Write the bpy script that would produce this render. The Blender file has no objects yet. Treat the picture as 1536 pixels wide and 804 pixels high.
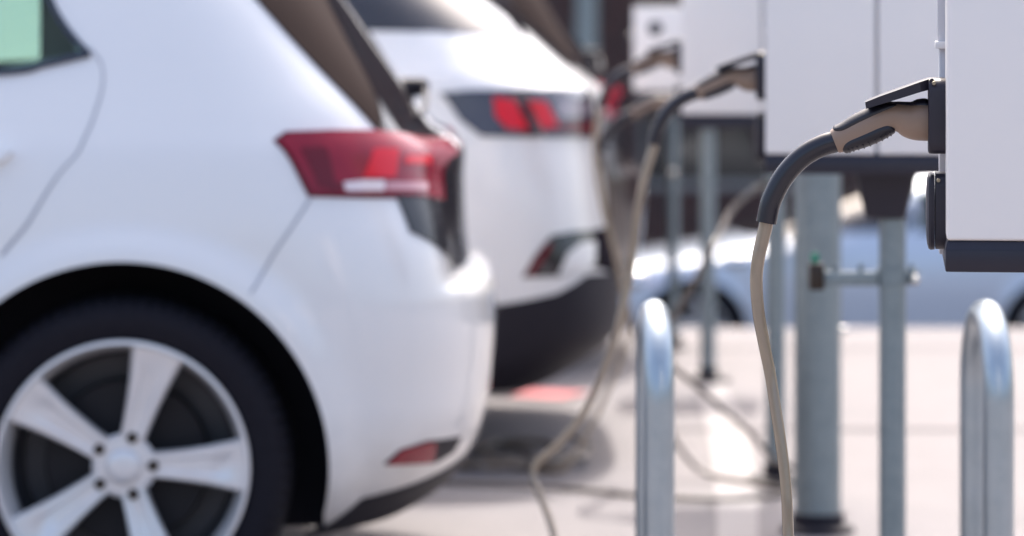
import bpy, bmesh, math, random
import numpy as np
from mathutils import Vector, Matrix
from mathutils.geometry import delaunay_2d_cdt

random.seed(7)
SC = bpy.context.scene
COL = SC.collection

# ------------------------------------------------------------------ camera
F, CX, CY, EYE = 5400.0, 680.0, 8.0, 1.28      # focal length in photo pixels, principal point, eye height
cam_d = bpy.data.cameras.new('camera')
cam = bpy.data.objects.new('camera', cam_d); COL.objects.link(cam)
cam.location = (0, 0, EYE); cam.rotation_euler = (math.radians(90), 0, 0)
cam_d.sensor_width = 36; cam_d.lens = F / 1536 * 36
cam_d.shift_x = (768 - CX) / 1536; cam_d.shift_y = -(402 - CY) / 1536
cam_d.clip_start = 0.05; cam_d.clip_end = 6000
cam_d.dof.use_dof = True; cam_d.dof.focus_distance = 4.55; cam_d.dof.aperture_fstop = 3.9
SC.camera = cam

# ------------------------------------------------------------------ light
SUN = Vector((0.07, 0.68, 1.0)).normalized()
w = bpy.data.worlds.new('World'); SC.world = w; w.use_nodes = True
nt = w.node_tree
sky = nt.nodes.new('ShaderNodeTexSky'); sky.sky_type = 'NISHITA'; sky.sun_disc = False
sky.sun_elevation = math.asin(SUN.z); sky.sun_rotation = math.atan2(SUN.x, SUN.y)
sky.air_density = 1.0; sky.dust_density = 6.5; sky.ozone_density = 1.0
bgn = nt.nodes['Background']; bgn.inputs['Strength'].default_value = 0.15
nt.links.new(sky.outputs[0], bgn.inputs['Color'])
sun_d = bpy.data.lights.new('sun', 'SUN'); sun_d.energy = 2.0; sun_d.angle = math.radians(0.5)
sun_d.color = (1.0, 0.95, 0.88)
sun = bpy.data.objects.new('sun', sun_d); COL.objects.link(sun)
sun.rotation_euler = SUN.to_track_quat('Z', 'Y').to_euler()
sun.location = (8, 3, 12)
vs = SC.view_settings
vs.view_transform = 'Standard'; vs.look = 'None'; vs.gamma = 1.0; vs.exposure = 1.48; vs.use_curve_mapping = False
SC.render.engine = 'CYCLES'
SC.cycles.use_denoising = True
SC.cycles.max_bounces = 8; SC.cycles.transparent_max_bounces = 12
SC.cycles.sample_clamp_indirect = 8.0
SC.cycles.caustics_reflective = False; SC.cycles.caustics_refractive = False

# ------------------------------------------------------------------ materials
MATS = {}
def mat(name, col, rough=0.5, metal=0.0, coat=0.0, spec=0.5, noise=None, bump=None, coat_rough=0.03, trans=None, alpha_glass=None):
    m = bpy.data.materials.new(name); m.use_nodes = True
    n = m.node_tree.nodes; l = m.node_tree.links; b = n['Principled BSDF']
    b.inputs['Base Color'].default_value = (*col, 1); b.inputs['Roughness'].default_value = rough
    b.inputs['Metallic'].default_value = metal; b.inputs['Specular IOR Level'].default_value = spec
    b.inputs['Coat Weight'].default_value = coat; b.inputs['Coat Roughness'].default_value = coat_rough
    tc = n.new('ShaderNodeTexCoord')
    if noise:                      # list of (scale, amount, second colour)
        prev = None
        for sc_, amt, c2 in noise:
            tx = n.new('ShaderNodeTexNoise'); tx.inputs['Scale'].default_value = sc_; tx.inputs['Detail'].default_value = 6
            tx.inputs['Roughness'].default_value = 0.6
            l.new(tc.outputs['Object'], tx.inputs['Vector'])
            rp = n.new('ShaderNodeMapRange'); rp.inputs[1].default_value = 0.38; rp.inputs[2].default_value = 0.66
            rp.inputs[3].default_value = 0; rp.inputs[4].default_value = amt
            l.new(tx.outputs[0], rp.inputs[0])
            mx = n.new('ShaderNodeMix'); mx.data_type = 'RGBA'
            l.new(rp.outputs[0], mx.inputs[0])
            if prev is None: mx.inputs[6].default_value = (*col, 1)
            else: l.new(prev, mx.inputs[6])
            mx.inputs[7].default_value = (*c2, 1); prev = mx.outputs[2]
        l.new(prev, b.inputs['Base Color'])
    if bump:
        sc_, st, dist = bump
        tx = n.new('ShaderNodeTexNoise'); tx.inputs['Scale'].default_value = sc_; tx.inputs['Detail'].default_value = 5
        l.new(tc.outputs['Object'], tx.inputs['Vector'])
        bp = n.new('ShaderNodeBump'); bp.inputs['Strength'].default_value = st; bp.inputs['Distance'].default_value = dist
        l.new(tx.outputs[0], bp.inputs['Height']); l.new(bp.outputs[0], b.inputs['Normal'])
    MATS[name] = m
    return m

def glass(name, tint, rough=0.02):
    m = bpy.data.materials.new(name); m.use_nodes = True
    n = m.node_tree.nodes; l = m.node_tree.links; n.clear()
    out = n.new('ShaderNodeOutputMaterial'); mix = n.new('ShaderNodeMixShader'); fr = n.new('ShaderNodeFresnel'); fr.inputs[0].default_value = 1.5
    tr = n.new('ShaderNodeBsdfTransparent'); tr.inputs[0].default_value = (*tint, 1)
    gl = n.new('ShaderNodeBsdfGlossy'); gl.inputs['Roughness'].default_value = rough
    l.new(fr.outputs[0], mix.inputs[0]); l.new(tr.outputs[0], mix.inputs[1]); l.new(gl.outputs[0], mix.inputs[2]); l.new(mix.outputs[0], out.inputs[0])
    MATS[name] = m
    return m

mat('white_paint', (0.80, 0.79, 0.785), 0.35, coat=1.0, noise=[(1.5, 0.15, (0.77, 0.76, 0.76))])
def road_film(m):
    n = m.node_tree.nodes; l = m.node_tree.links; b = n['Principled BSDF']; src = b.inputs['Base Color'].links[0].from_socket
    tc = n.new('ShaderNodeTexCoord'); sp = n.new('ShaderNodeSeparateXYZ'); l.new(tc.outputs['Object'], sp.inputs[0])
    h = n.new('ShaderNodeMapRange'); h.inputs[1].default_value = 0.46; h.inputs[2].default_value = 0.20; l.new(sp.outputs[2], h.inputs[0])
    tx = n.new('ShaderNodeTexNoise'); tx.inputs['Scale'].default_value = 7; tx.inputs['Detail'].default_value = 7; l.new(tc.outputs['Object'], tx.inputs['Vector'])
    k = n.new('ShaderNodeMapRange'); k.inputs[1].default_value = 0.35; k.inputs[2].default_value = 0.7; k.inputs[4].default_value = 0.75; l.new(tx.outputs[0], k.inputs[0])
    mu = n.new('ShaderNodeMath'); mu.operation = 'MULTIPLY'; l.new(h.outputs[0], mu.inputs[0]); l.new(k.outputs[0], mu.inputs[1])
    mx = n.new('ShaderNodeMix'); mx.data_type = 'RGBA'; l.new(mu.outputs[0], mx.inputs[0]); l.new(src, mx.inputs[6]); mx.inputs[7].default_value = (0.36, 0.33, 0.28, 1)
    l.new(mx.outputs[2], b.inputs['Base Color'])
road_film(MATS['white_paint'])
mat('chrome', (0.9, 0.9, 0.92), 0.04, metal=1.0)
mat('silver_paint', (0.60, 0.65, 0.74), 0.30, metal=0.2, coat=1.0, coat_rough=0.06)
mat('dark_paint', (0.035, 0.018, 0.018), 0.35, coat=1.0)
mat('gloss_black', (0.012, 0.011, 0.018), 0.06, coat=1.0)
mat('black_plastic', (0.012, 0.010, 0.017), 0.6, spec=0.3, noise=[(30, 0.4, (0.018, 0.015, 0.023))])
mat('arch_black', (0.008, 0.007, 0.013), 0.9)
mat('tyre_rubber', (0.008, 0.007, 0.012), 0.8, spec=0.25, noise=[(60, 0.5, (0.013, 0.012, 0.018))])
mat('rim_silver', (0.76, 0.745, 0.75), 0.34, metal=0.25, coat=0.7)
mat('rim_dark', (0.06, 0.06, 0.07), 0.5, metal=0.4)
mat('brake_dark', (0.010, 0.009, 0.014), 0.6, metal=0.2)
mat('lug_brown', (0.05, 0.04, 0.035), 0.4, metal=0.8)
mat('red_lens', (0.27, 0.004, 0.022), 0.2, coat=0.35, coat_rough=0.08, spec=0.3, noise=[(14, 0.5, (0.16, 0.004, 0.018))])
mat('bright_red_lens', (0.68, 0.006, 0.022), 0.2, coat=0.3, spec=0.3)
mat('dark_red_lens', (0.13, 0.004, 0.013), 0.2, coat=0.25, spec=0.3)
mat('white_lens', (0.72, 0.62, 0.64), 0.15, coat=1.0)
mat('pink_lens', (0.50, 0.24, 0.27), 0.15, coat=0.6)
mat('dim_lens', (0.26, 0.22, 0.26), 0.15, coat=1.0)
mat('smoked_lens', (0.035, 0.025, 0.038), 0.08, coat=1.0)
mat('interior_dark', (0.10, 0.075, 0.065), 0.9)
mat('interior_brown', (0.45, 0.33, 0.27), 0.9)
glass('green_glass', (0.66, 0.85, 0.72))
mat('pillar_brown', (0.034, 0.023, 0.021), 0.7, spec=0.03)
mat('panel_black', (0.012, 0.011, 0.016), 0.22, spec=0.5)
mat('privacy_glass', (0.022, 0.017, 0.017), 0.04, coat=1.0)
mat('rear_glass', (0.020, 0.018, 0.022), 0.05, spec=0.6)
mat('seam', (0.42, 0.43, 0.47), 0.6)
mat('box_white', (0.88, 0.84, 0.805), 0.38, noise=[(6, 0.25, (0.83, 0.80, 0.78))], bump=(900, 0.03, 0.0005))
mat('box_grey', (0.60, 0.60, 0.63), 0.45)
mat('charcoal', (0.018, 0.016, 0.027), 0.38, spec=0.4, noise=[(40, 0.35, (0.025, 0.022, 0.034))], bump=(1500, 0.06, 0.0004))
mat('charcoal_rubber', (0.016, 0.015, 0.023), 0.24, spec=0.5, bump=(1200, 0.05, 0.0004))
mat('brown_plastic', (0.27, 0.185, 0.135), 0.42, noise=[(25, 0.3, (0.295, 0.205, 0.15))], bump=(1600, 0.04, 0.0003))
mat('grip_black', (0.012, 0.011, 0.018), 0.38, bump=(700, 0.15, 0.0006))
mat('cord_beige', (0.31, 0.24, 0.165), 0.2, coat=0.7, noise=[(20, 0.3, (0.20, 0.155, 0.125))])
mat('cord_dark', (0.14, 0.115, 0.095), 0.4)
mat('galvanised', (0.24, 0.285, 0.30), 0.45, metal=0.5, noise=[(18, 0.6, (0.17, 0.21, 0.225)), (60, 0.4, (0.30, 0.34, 0.345))])
mat('polished_steel', (0.40, 0.45, 0.49), 0.33, metal=0.85, noise=[(14, 0.5, (0.29, 0.34, 0.37)), (50, 0.4, (0.45, 0.49, 0.51))])
mat('bolt_steel', (0.7, 0.68, 0.64), 0.22, metal=1.0)
mat('brass', (0.35, 0.30, 0.22), 0.35, metal=0.9)
mat('tag_green', (0.03, 0.28, 0.17), 0.5)
mat('paving', (0.188, 0.175, 0.180), 0.85, noise=[(0.8, 0.75, (0.150, 0.139, 0.144)), (3.5, 0.5, (0.135, 0.124, 0.13)), (2.2, 0.4, (0.225, 0.206, 0.211)), (14, 0.4, (0.235, 0.215, 0.22)), (90, 0.5, (0.125, 0.113, 0.118))], bump=(120, 0.3, 0.004))
mat('road_asphalt', (0.06, 0.058, 0.064), 0.9, noise=[(30, 0.5, (0.09, 0.088, 0.092))])
mat('white_line', (0.28, 0.262, 0.262), 0.7, noise=[(9, 0.7, (0.22, 0.20, 0.205)), (40, 0.5, (0.25, 0.23, 0.232))])
mat('red_ground', (0.50, 0.12, 0.13), 0.7, noise=[(25, 0.5, (0.42, 0.16, 0.17))])
mat('joint_dark', (0.14, 0.125, 0.135), 0.9)
mat('concrete', (0.34, 0.32, 0.32), 0.85, noise=[(5, 0.4, (0.28, 0.26, 0.26))])
mat('window_dark', (0.02, 0.018, 0.022), 0.08)
mat('frame_pale', (0.32, 0.30, 0.28), 0.6)
mat('roof_dark', (0.06, 0.05, 0.05), 0.8)
mat('lamp_grey', (0.28, 0.31, 0.30), 0.5, metal=0.3)
def brick_mat():
    m = bpy.data.materials.new('brick'); m.use_nodes = True
    n = m.node_tree.nodes; l = m.node_tree.links; b = n['Principled BSDF']
    tc = n.new('ShaderNodeTexCoord'); mp = n.new('ShaderNodeMapping'); mp.inputs['Rotation'].default_value = (math.radians(90), 0, 0)
    br = n.new('ShaderNodeTexBrick'); br.inputs['Scale'].default_value = 4
    br.inputs['Color1'].default_value = (0.10, 0.042, 0.034, 1); br.inputs['Color2'].default_value = (0.060, 0.030, 0.028, 1)
    br.inputs['Mortar'].default_value = (0.11, 0.09, 0.08, 1)
    l.new(tc.outputs['Object'], mp.inputs[0]); l.new(mp.outputs[0], br.inputs['Vector']); l.new(br.outputs['Color'], b.inputs['Base Color'])
    b.inputs['Roughness'].default_value = 0.9
    MATS['brick'] = m
brick_mat()

# ------------------------------------------------------------------ helpers
def link(name, me, m, parent=None):
    o = bpy.data.objects.new(name, me); COL.objects.link(o)
    if m is not None and not me.materials: me.materials.append(MATS[m])
    if parent is not None: o.parent = parent
    return o
def pmesh(name, verts, faces, m, parent=None, smooth=True, sharp=35):
    me = bpy.data.meshes.new(name); me.from_pydata([tuple(v) for v in verts], [], faces)
    bm = bmesh.new(); bm.from_mesh(me); bmesh.ops.recalc_face_normals(bm, faces=bm.faces); bm.to_mesh(me); bm.free()
    if smooth:
        me.shade_smooth()
        if sharp: me.set_sharp_from_angle(angle=math.radians(sharp))
    return link(name, me, m, parent)
def empty(name, loc=(0, 0, 0), parent=None):
    o = bpy.data.objects.new(name, None); COL.objects.link(o); o.location = loc; o.empty_display_size = 0.1
    if parent is not None: o.parent = parent
    return o
def tag(o, label, cat, group=None):
    o['label'] = label; o['category'] = cat
    if group: o['group'] = group
    return o
def struct(o): o['kind'] = 'structure'; return o
def copy_tree(o, parent=None):
    c = o.copy(); COL.objects.link(c); c.parent = parent
    for ch in list(o.children): copy_tree(ch, c)
    return c
def box(name, lo, hi, m, parent=None, bev=0.0, seg=2, frame=None):
    bm = bmesh.new(); bmesh.ops.create_cube(bm, size=1)
    lo = Vector(lo); hi = Vector(hi)
    for v in bm.verts: v.co = Vector((lo[i] + (v.co[i] + 0.5) * (hi[i] - lo[i]) for i in range(3)))
    if bev: bmesh.ops.bevel(bm, geom=list(bm.edges), offset=bev, segments=seg, affect='EDGES', profile=0.5)
    if frame is not None: bm.transform(frame)
    bmesh.ops.recalc_face_normals(bm, faces=bm.faces)
    me = bpy.data.meshes.new(name); bm.to_mesh(me); bm.free()
    me.shade_smooth(); me.set_sharp_from_angle(angle=math.radians(30))
    return link(name, me, m, parent)
def rings(name, R, m, parent=None, cap=True, closed=True, sharp=35):
    n = len(R[0]); V = [v for r in R for v in r]; Fc = []
    for i in range(len(R) - 1):
        for j in range(n if closed else n - 1):
            k = (j + 1) % n
            Fc.append((i * n + j, i * n + k, (i + 1) * n + k, (i + 1) * n + j))
    if cap:
        Fc.append(tuple(range(n))[::-1]); Fc.append(tuple(range((len(R) - 1) * n, len(R) * n)))
    return pmesh(name, V, Fc, m, parent, sharp=sharp)
def crom(P_, k=8):
    P_ = [Vector(p) for p in P_]; Q = [2 * P_[0] - P_[1]] + P_ + [2 * P_[-1] - P_[-2]]; out = []
    for i in range(1, len(Q) - 2):
        a, b, c, d = Q[i - 1:i + 3]
        for s in range(k):
            t = s / k
            out.append(0.5 * (2 * b + (c - a) * t + (2 * a - 5 * b + 4 * c - d) * t * t + (3 * b - a - 3 * c + d) * t ** 3))
    out.append(P_[-1]); return out
def tube(name, pts, rad, m, parent=None, seg=14, k=8, smooth=True):
    C_ = crom(pts, k) if smooth else [Vector(p) for p in pts]
    N = len(C_); up = None; R = []
    for i, c in enumerate(C_):
        t = (C_[min(i + 1, N - 1)] - C_[max(i - 1, 0)]).normalized()
        if up is None:
            up = t.cross(Vector((0.31, 0.83, 0.11))).normalized()
        up = (up - t * up.dot(t)).normalized(); sd = t.cross(up)
        r = rad(i / (N - 1)) if callable(rad) else rad
        R.append([c + (up * math.cos(2 * math.pi * j / seg) + sd * math.sin(2 * math.pi * j / seg)) * r for j in range(seg)])
    return rings(name, R, m, parent)
def lathe(name, prof, m, parent=None, seg=64, axis='y', cap=False, mod=None, sharp=40):
    R = []
    for i, (r, h) in enumerate(prof):
        ring = []
        for j in range(seg):
            a = 2 * math.pi * j / seg; rr = mod(i, j, r) if mod else r
            c, s = rr * math.cos(a), rr * math.sin(a)
            ring.append((c, h, s) if axis == 'y' else (c, s, h) if axis == 'z' else (h, c, s))
        R.append(ring)
    return rings(name, R, m, parent, cap=cap, sharp=sharp)
def px(x, y, Y): return Vector(((x - CX) * Y / F, Y, EYE - (y - CY) * Y / F))

# ------------------------------------------------------------------ ground and lower street
EDGE = 14.2
def slab():
    o = box('ground', (-60, -60, -1.38), (60, EDGE, 0), 'paving'); struct(o); return o
ground = slab()
t = pmesh('terrain', [(-3000, -3000, -1.42), (3000, -3000, -1.42), (3000, 3000, -1.42), (-3000, 3000, -1.42)], [(0, 1, 2, 3)], 'road_asphalt', smooth=False); struct(t)
def sheet(name, pts, z, m):
    o = pmesh(name, [(p[0], p[1], z) for p in pts], [tuple(range(len(pts)))], m, ground, smooth=False)
    return o
def gp(x, y):
    Y = F * EYE / (y - CY); return ((x - CX) * Y / F, Y)
box('coping', (-60, EDGE - 0.0, -0.14), (60, EDGE + 0.05, 0.004), 'concrete', ground, 0.006)

# painted bay lines and joints
def strip_line(name, x0, y0, x1, y1, wd, m, z=0.004):
    d = Vector((x1 - x0, y1 - y0)).normalized(); nrm = Vector((-d.y, d.x)) * wd / 2
    return sheet(name, [(x0 + nrm.x, y0 + nrm.y), (x0 - nrm.x, y0 - nrm.y), (x1 - nrm.x, y1 - nrm.y), (x1 + nrm.x, y1 + nrm.y)], z, m)
for yb in (6.75, 9.42, 11.95): strip_line('bay_line', -5.2, yb, 0.28, yb, 0.10, 'white_line')
for yj in (5.6, 8.2, 10.85, 13.4):
    strip_line('paving_joint', 0.55, yj, 30, yj, 0.035, 'joint_dark')
arc = [gp(*q) for q in ((1075, 560), (1098, 600), (1118, 650), (1130, 700), (1136, 760), (1138, 830))]
arc2 = [gp(*q) for q in ((1035, 560), (1050, 600), (1062, 650), (1070, 700), (1074, 760), (1076, 830))]
pmesh('curved_line', [(p[0], p[1], 0.004) for p in arc] + [(p[0], p[1], 0.004) for p in arc2],
      [(i, i + 1, i + 7, i + 6) for i in range(5)], 'white_line', ground, smooth=False)
strip_line('red_patch', 0.12, 11.9, 0.40, 11.75, 0.22, 'red_ground', 0.008)  # small flat red patch on the paving

# ------------------------------------------------------------------ cars
def pchip(xs, ys):
    xs = np.array(xs, float); ys = np.array(ys, float); h = np.diff(xs); d = np.diff(ys) / h
    m = np.zeros_like(ys); m[0] = d[0]; m[-1] = d[-1]
    for i in range(1, len(xs) - 1):
        if d[i - 1] * d[i] > 0:
            w1 = 2 * h[i] + h[i - 1]; w2 = h[i] + 2 * h[i - 1]; m[i] = (w1 + w2) / (w1 / d[i - 1] + w2 / d[i])
    def f(x):
        x = np.clip(x, xs[0], xs[-1]); i = np.clip(np.searchsorted(xs, x) - 1, 0, len(h) - 1); t_ = (x - xs[i]) / h[i]
        return ((1 + 2 * t_) * (1 - t_) ** 2 * ys[i] + t_ * (1 - t_) ** 2 * h[i] * m[i] + t_ * t_ * (3 - 2 * t_) * ys[i + 1] + t_ * t_ * (t_ - 1) * h[i] * m[i + 1])
    return f
LR, LS, LF = 0.9, 2.3, 1.0        # nominal metres of the rear quarter, the side and the front quarter in the surface parameter u
class Car:
    """body surface: at each height z a plan outline (rear quarter, side, front quarter), x to the rear, near side y < 0"""
    def __init__(s, spec, origin, yaw=0.0):
        s.sp = spec; s.f = {k: pchip(*zip(*spec[k])) for k in ('xr', 'xf', 'w', 'ar', 'nr', 'rec') if k in spec}
        s.origin = Vector(origin); s.yaw = yaw
        s.T = Matrix.Translation(s.origin) @ Matrix.Rotation(yaw, 4, 'Z')
        s.cache = {}
    def quarter(s, x_end, a, n_, w_, sign):
        th = np.linspace(0, math.pi / 2, 161); th = np.concatenate([np.linspace(0, 0.02, 40)[:-1] ** 1.0, th[th >= 0.02]])
        c = np.cos(th); c[-1] = 0; sn = np.sin(th)
        x = x_end - sign * a + sign * a * c ** (2 / n_); y = w_ * sn ** (2 / n_)
        L = np.concatenate([[0], np.cumsum(np.hypot(np.diff(x), np.diff(y)))]); return x, y, L / L[-1]
    def level(s, z):
        k = round(float(z), 5)
        if k not in s.cache:
            xr, xf, w_, ar, nr = (float(s.f[q](z)) for q in ('xr', 'xf', 'w', 'ar', 'nr'))
            af = s.sp['af']; tot = xr - xf
            if ar + af > tot * 0.9: q = tot * 0.9 / (ar + af); ar *= q; af *= q
            s.cache[k] = (xr, xf, w_, ar, af, s.quarter(xr, ar, nr, w_, 1), s.quarter(xf, af, s.sp['nf'], w_, -1))
        return s.cache[k]
    def flat(s, u, z):
        """u array >= 0 at one z -> x, y (y >= 0)"""
        u = np.atleast_1d(np.array(u, float)); xr, xf, w_, ar, af, q1, q2 = s.level(z)
        x = np.empty_like(u); y = np.empty_like(u)
        a = u <= LR; x[a] = np.interp(u[a] / LR, q1[2], q1[0]); y[a] = np.interp(u[a] / LR, q1[2], q1[1])
        b = (u > LR) & (u <= LR + LS); t_ = (u[b] - LR) / LS; x[b] = (xr - ar) + t_ * ((xf + af) - (xr - ar)); y[b] = w_
        c = u > LR + LS; t_ = 1 - (u[c] - LR - LS) / LF; x[c] = np.interp(t_, q2[2], q2[0]); y[c] = np.interp(t_, q2[2], q2[1])
        if 'rec' in s.sp:                 # tailgate set in from the bumper, fading out round the corner
            t_ = np.clip((s.sp['rec_u'][1] - u) / (s.sp['rec_u'][1] - s.sp['rec_u'][0]), 0, 1); x = x - float(s.f['rec'](z)) * t_ * t_ * (3 - 2 * t_)
        for wx, wr in ((0, s.sp['arch']), (-s.sp['wb'], s.sp['arch'])):
            d = np.hypot(x - wx, z - s.sp['wz']); t_ = np.clip((wr + 0.075 - d) / 0.06, 0, 1)
            y = y + np.where(y > 0.5, s.sp['flare'] * t_ * t_ * (3 - 2 * t_), 0)
        # shoulder crease and lower side sculpting
        y = y + np.where((x < s.sp['xr_max'] - 0.25), s.sp['crease'] * np.exp(-((z - s.sp['crease_z']) / 0.05) ** 2), 0) * (y > 0.5)
        return x, y
    def pt(s, u, z, near=True):
        x, y = s.flat(abs(u), z); sg = -1 if u >= 0 else 1
        return Vector((x[0], sg * y[0], z))
    def nrm(s, u, z):
        e = 0.004
        tu = s.pt(u + e, z) - s.pt(u - e, z); tz = s.pt(u, min(z + e, s.sp['top'])) - s.pt(u, z - e)
        return tz.cross(tu).normalized()
    def body(s, name, m, parent, tunnels=()):
        zs = s.sp['levels']
        us = np.concatenate([np.linspace(0, LR, 44), np.linspace(LR, LR + LS, 90)[1:], np.linspace(LR + LS, LR + LS + LF, 40)[1:]])
        n = len(us); R = []
        for z in zs:
            x, y = s.flat(us, z)
            near = [(x[i], -y[i], z) for i in range(n)]; far = [(x[i], y[i], z) for i in range(n - 2, 0, -1)]
            R.append(near + far)
        o = rings(name, R, m, None, sharp=0)
        o.data.materials.append(MATS['arch_black']); o.data.materials.append(MATS['interior_dark'])
        V = []; Fc = []; MI = []
        def prism(poly, ya, yb, mi):
            k = len(poly); b0 = len(V)
            V.extend([(p[0], ya, p[1]) for p in poly] + [(p[0], yb, p[1]) for p in poly])
            fs = [tuple(range(k)), tuple(range(2 * k - 1, k - 1, -1))] + [(i, i + k, (i + 1) % k + k, (i + 1) % k) for i in range(k)]
            Fc.extend([tuple(q + b0 for q in f) for f in fs]); MI.extend([mi] * len(fs))
        A = s.sp['arch']; zc = s.sp['wz']
        for wx in (0, -s.sp['wb']):
            U = [(wx + A * math.cos(a), zc + A * math.sin(a)) for a in np.linspace(-0.25, math.pi + 0.25, 90)]
            U += [(U[-1][0], -0.5), (U[0][0], -0.5)]
            for ya, yb in ((-1.2, -0.60), (0.60, 1.2)): prism(U, ya, yb, 0)
        for poly in tunnels: prism([tuple(p) for p in poly], -1.3, 1.3, 1)
        me = bpy.data.meshes.new('cut'); me.from_pydata(V, [], Fc)
        me.materials.append(MATS['arch_black']); me.materials.append(MATS['interior_dark'])
        me.polygons.foreach_set('material_index', MI)
        bm = bmesh.new(); bm.from_mesh(me); bmesh.ops.recalc_face_normals(bm, faces=bm.faces); bm.to_mesh(me); bm.free()
        c = bpy.data.objects.new('cutter', me); COL.objects.link(c); tmp = [c]
        md = o.modifiers.new('b', 'BOOLEAN'); md.operation = 'DIFFERENCE'; md.solver = 'MANIFOLD'; md.object = c; md.material_mode = 'TRANSFER'
        dg = bpy.context.evaluated_depsgraph_get(); me2 = bpy.data.meshes.new_from_object(o.evaluated_get(dg))
        o.modifiers.clear(); o.data = me2
        for c in tmp: bpy.data.objects.remove(c)
        me2.shade_smooth(); me2.set_sharp_from_angle(angle=math.radians(38))
        o.parent = parent
        return o
    # photo pixels on the near side of this body -> surface parameter (u, z)
    def table(s):
        if not hasattr(s, '_tab'):
            us = np.linspace(0.0, LR + LS * 0.8, 420); zs = np.linspace(0.1, s.sp['top'] - 0.005, 420)
            A = np.empty((len(zs), len(us), 2)); c, sn = math.cos(s.yaw), math.sin(s.yaw)
            for i, z in enumerate(zs):
                x, y = s.flat(us, z); y = -y
                X = c * x - sn * y + s.origin.x; Y = sn * x + c * y + s.origin.y
                A[i, :, 0] = CX + X * F / Y; A[i, :, 1] = CY + (EYE - z - s.origin.z) * F / Y
            s._tab = (us, zs, A)
        return s._tab
    def at(s, x, y):
        us, zs, A = s.table(); d = (A[..., 0] - x) ** 2 + (A[..., 1] - y) ** 2
        i, j = np.unravel_index(np.argmin(d), d.shape); u, z = float(us[j]), float(zs[i])
        def pr(u, z): v = s.T @ s.pt(u, z); return np.array([CX + v.x * F / v.y, CY + (EYE - v.z) * F / v.y])
        u0, z0 = u, z
        for _ in range(6):                  # refine inside the table cell
            q = pr(u, z); e = 0.003; J = np.array([(pr(u + e, z) - q) / e, (pr(u, z + e) - q) / e]).T
            if abs(np.linalg.det(J)) < 1e3: break
            du = np.linalg.solve(J, np.array([x, y]) - q); u = float(np.clip(u + du[0], u0 - 0.012, u0 + 0.012)); z = float(np.clip(z + du[1], z0 - 0.008, z0 + 0.008))
        return (u, z)
    def trace(s, pts): return [s.at(*p) for p in pts]
    def patch(s, name, poly, m, parent, off=0.004, thick=0.006, step=0.02, smooth=0, mirror=False):
        P2 = [Vector(p) for p in poly]
        if smooth: P2 = [q for i in range(len(P2)) for q in (P2[i], P2[i].lerp(P2[(i + 1) % len(P2)], 0.2), P2[i].lerp(P2[(i + 1) % len(P2)], 0.8))]
        for _ in range(smooth):
            P2 = [q for i in range(len(P2)) for q in (P2[i] * 0.75 + P2[(i + 1) % len(P2)] * 0.25, P2[i] * 0.25 + P2[(i + 1) % len(P2)] * 0.75)]
        D = []
        for i in range(len(P2)):
            a, b = P2[i], P2[(i + 1) % len(P2)]; k = max(1, int((b - a).length / step))
            D += [a.lerp(b, q / k) for q in range(k)]
        n = len(D); lo = [min(p[i] for p in D) for i in (0, 1)]; hi = [max(p[i] for p in D) for i in (0, 1)]
        def inside(q):
            r = False
            for i in range(n):
                a, b = D[i], D[i - 1]
                if (a.y > q.y) != (b.y > q.y) and q.x < (b.x - a.x) * (q.y - a.y) / (b.y - a.y) + a.x: r = not r
            return r
        extra = []
        ux = lo[0] + step / 2
        while ux < hi[0]:
            vz = lo[1] + step / 2
            while vz < hi[1]:
                q = Vector((ux, vz))
                if inside(q) and min((q - d).length_squared for d in D) > (step * 0.4) ** 2: extra.append(q)
                vz += step
            ux += step
        vo, eo, fo, *_ = delaunay_2d_cdt(D + extra, [(i, (i + 1) % n) for i in range(n)], [list(range(n))], 1, 1e-6)
        sg = -1 if mirror else 1
        def lift(p, h):
            v = s.pt(p[0], p[1]) + s.nrm(p[0], p[1]) * h; return (v.x, v.y * sg, v.z)
        V = [lift(p, off) for p in vo]; Fc = [tuple(f) for f in fo]; base = len(V)
        V += [lift(p, off - thick) for p in D]
        idx = []
        for p in D: idx.append(min(range(len(vo)), key=lambda q: (vo[q] - p).length_squared))
        for i in range(n):
            k = (i + 1) % n
            if idx[i] != idx[k]: Fc.append((idx[i], idx[k], base + k, base + i))
        return pmesh(name, V, Fc, m, parent, sharp=50)
    def seam(s, name, line, m, parent, wd=0.006, off=0.0012, mirror=False):
        L_ = crom([Vector((p[0], p[1], 0)) for p in line], 10); sg = -1 if mirror else 1; V = []; Fc = []
        for i, p in enumerate(L_):
            d = (L_[min(i + 1, len(L_) - 1)] - L_[max(i - 1, 0)]).normalized(); nn = Vector((-d.y, d.x, 0)) * wd / 2
            for q in (p + nn, p - nn):
                v = s.pt(q.x, q.y) + s.nrm(q.x, q.y) * off; V.append((v.x, v.y * sg, v.z))
            if i: Fc.append((2 * i - 2, 2 * i - 1, 2 * i + 1, 2 * i))
        return pmesh(name, V, Fc, m, parent)
    def uofx(s, x, z):
        us = np.linspace(0, LR + LS + LF, 1500); xs, _ = s.flat(us, z); return float(us[np.argmin(np.abs(xs - x))])
    def xzpoly(s, pts): return [(s.uofx(x, z), z) for x, z in pts]
    def local(s, P_): return s.T.inverted() @ Vector(P_)

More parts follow.
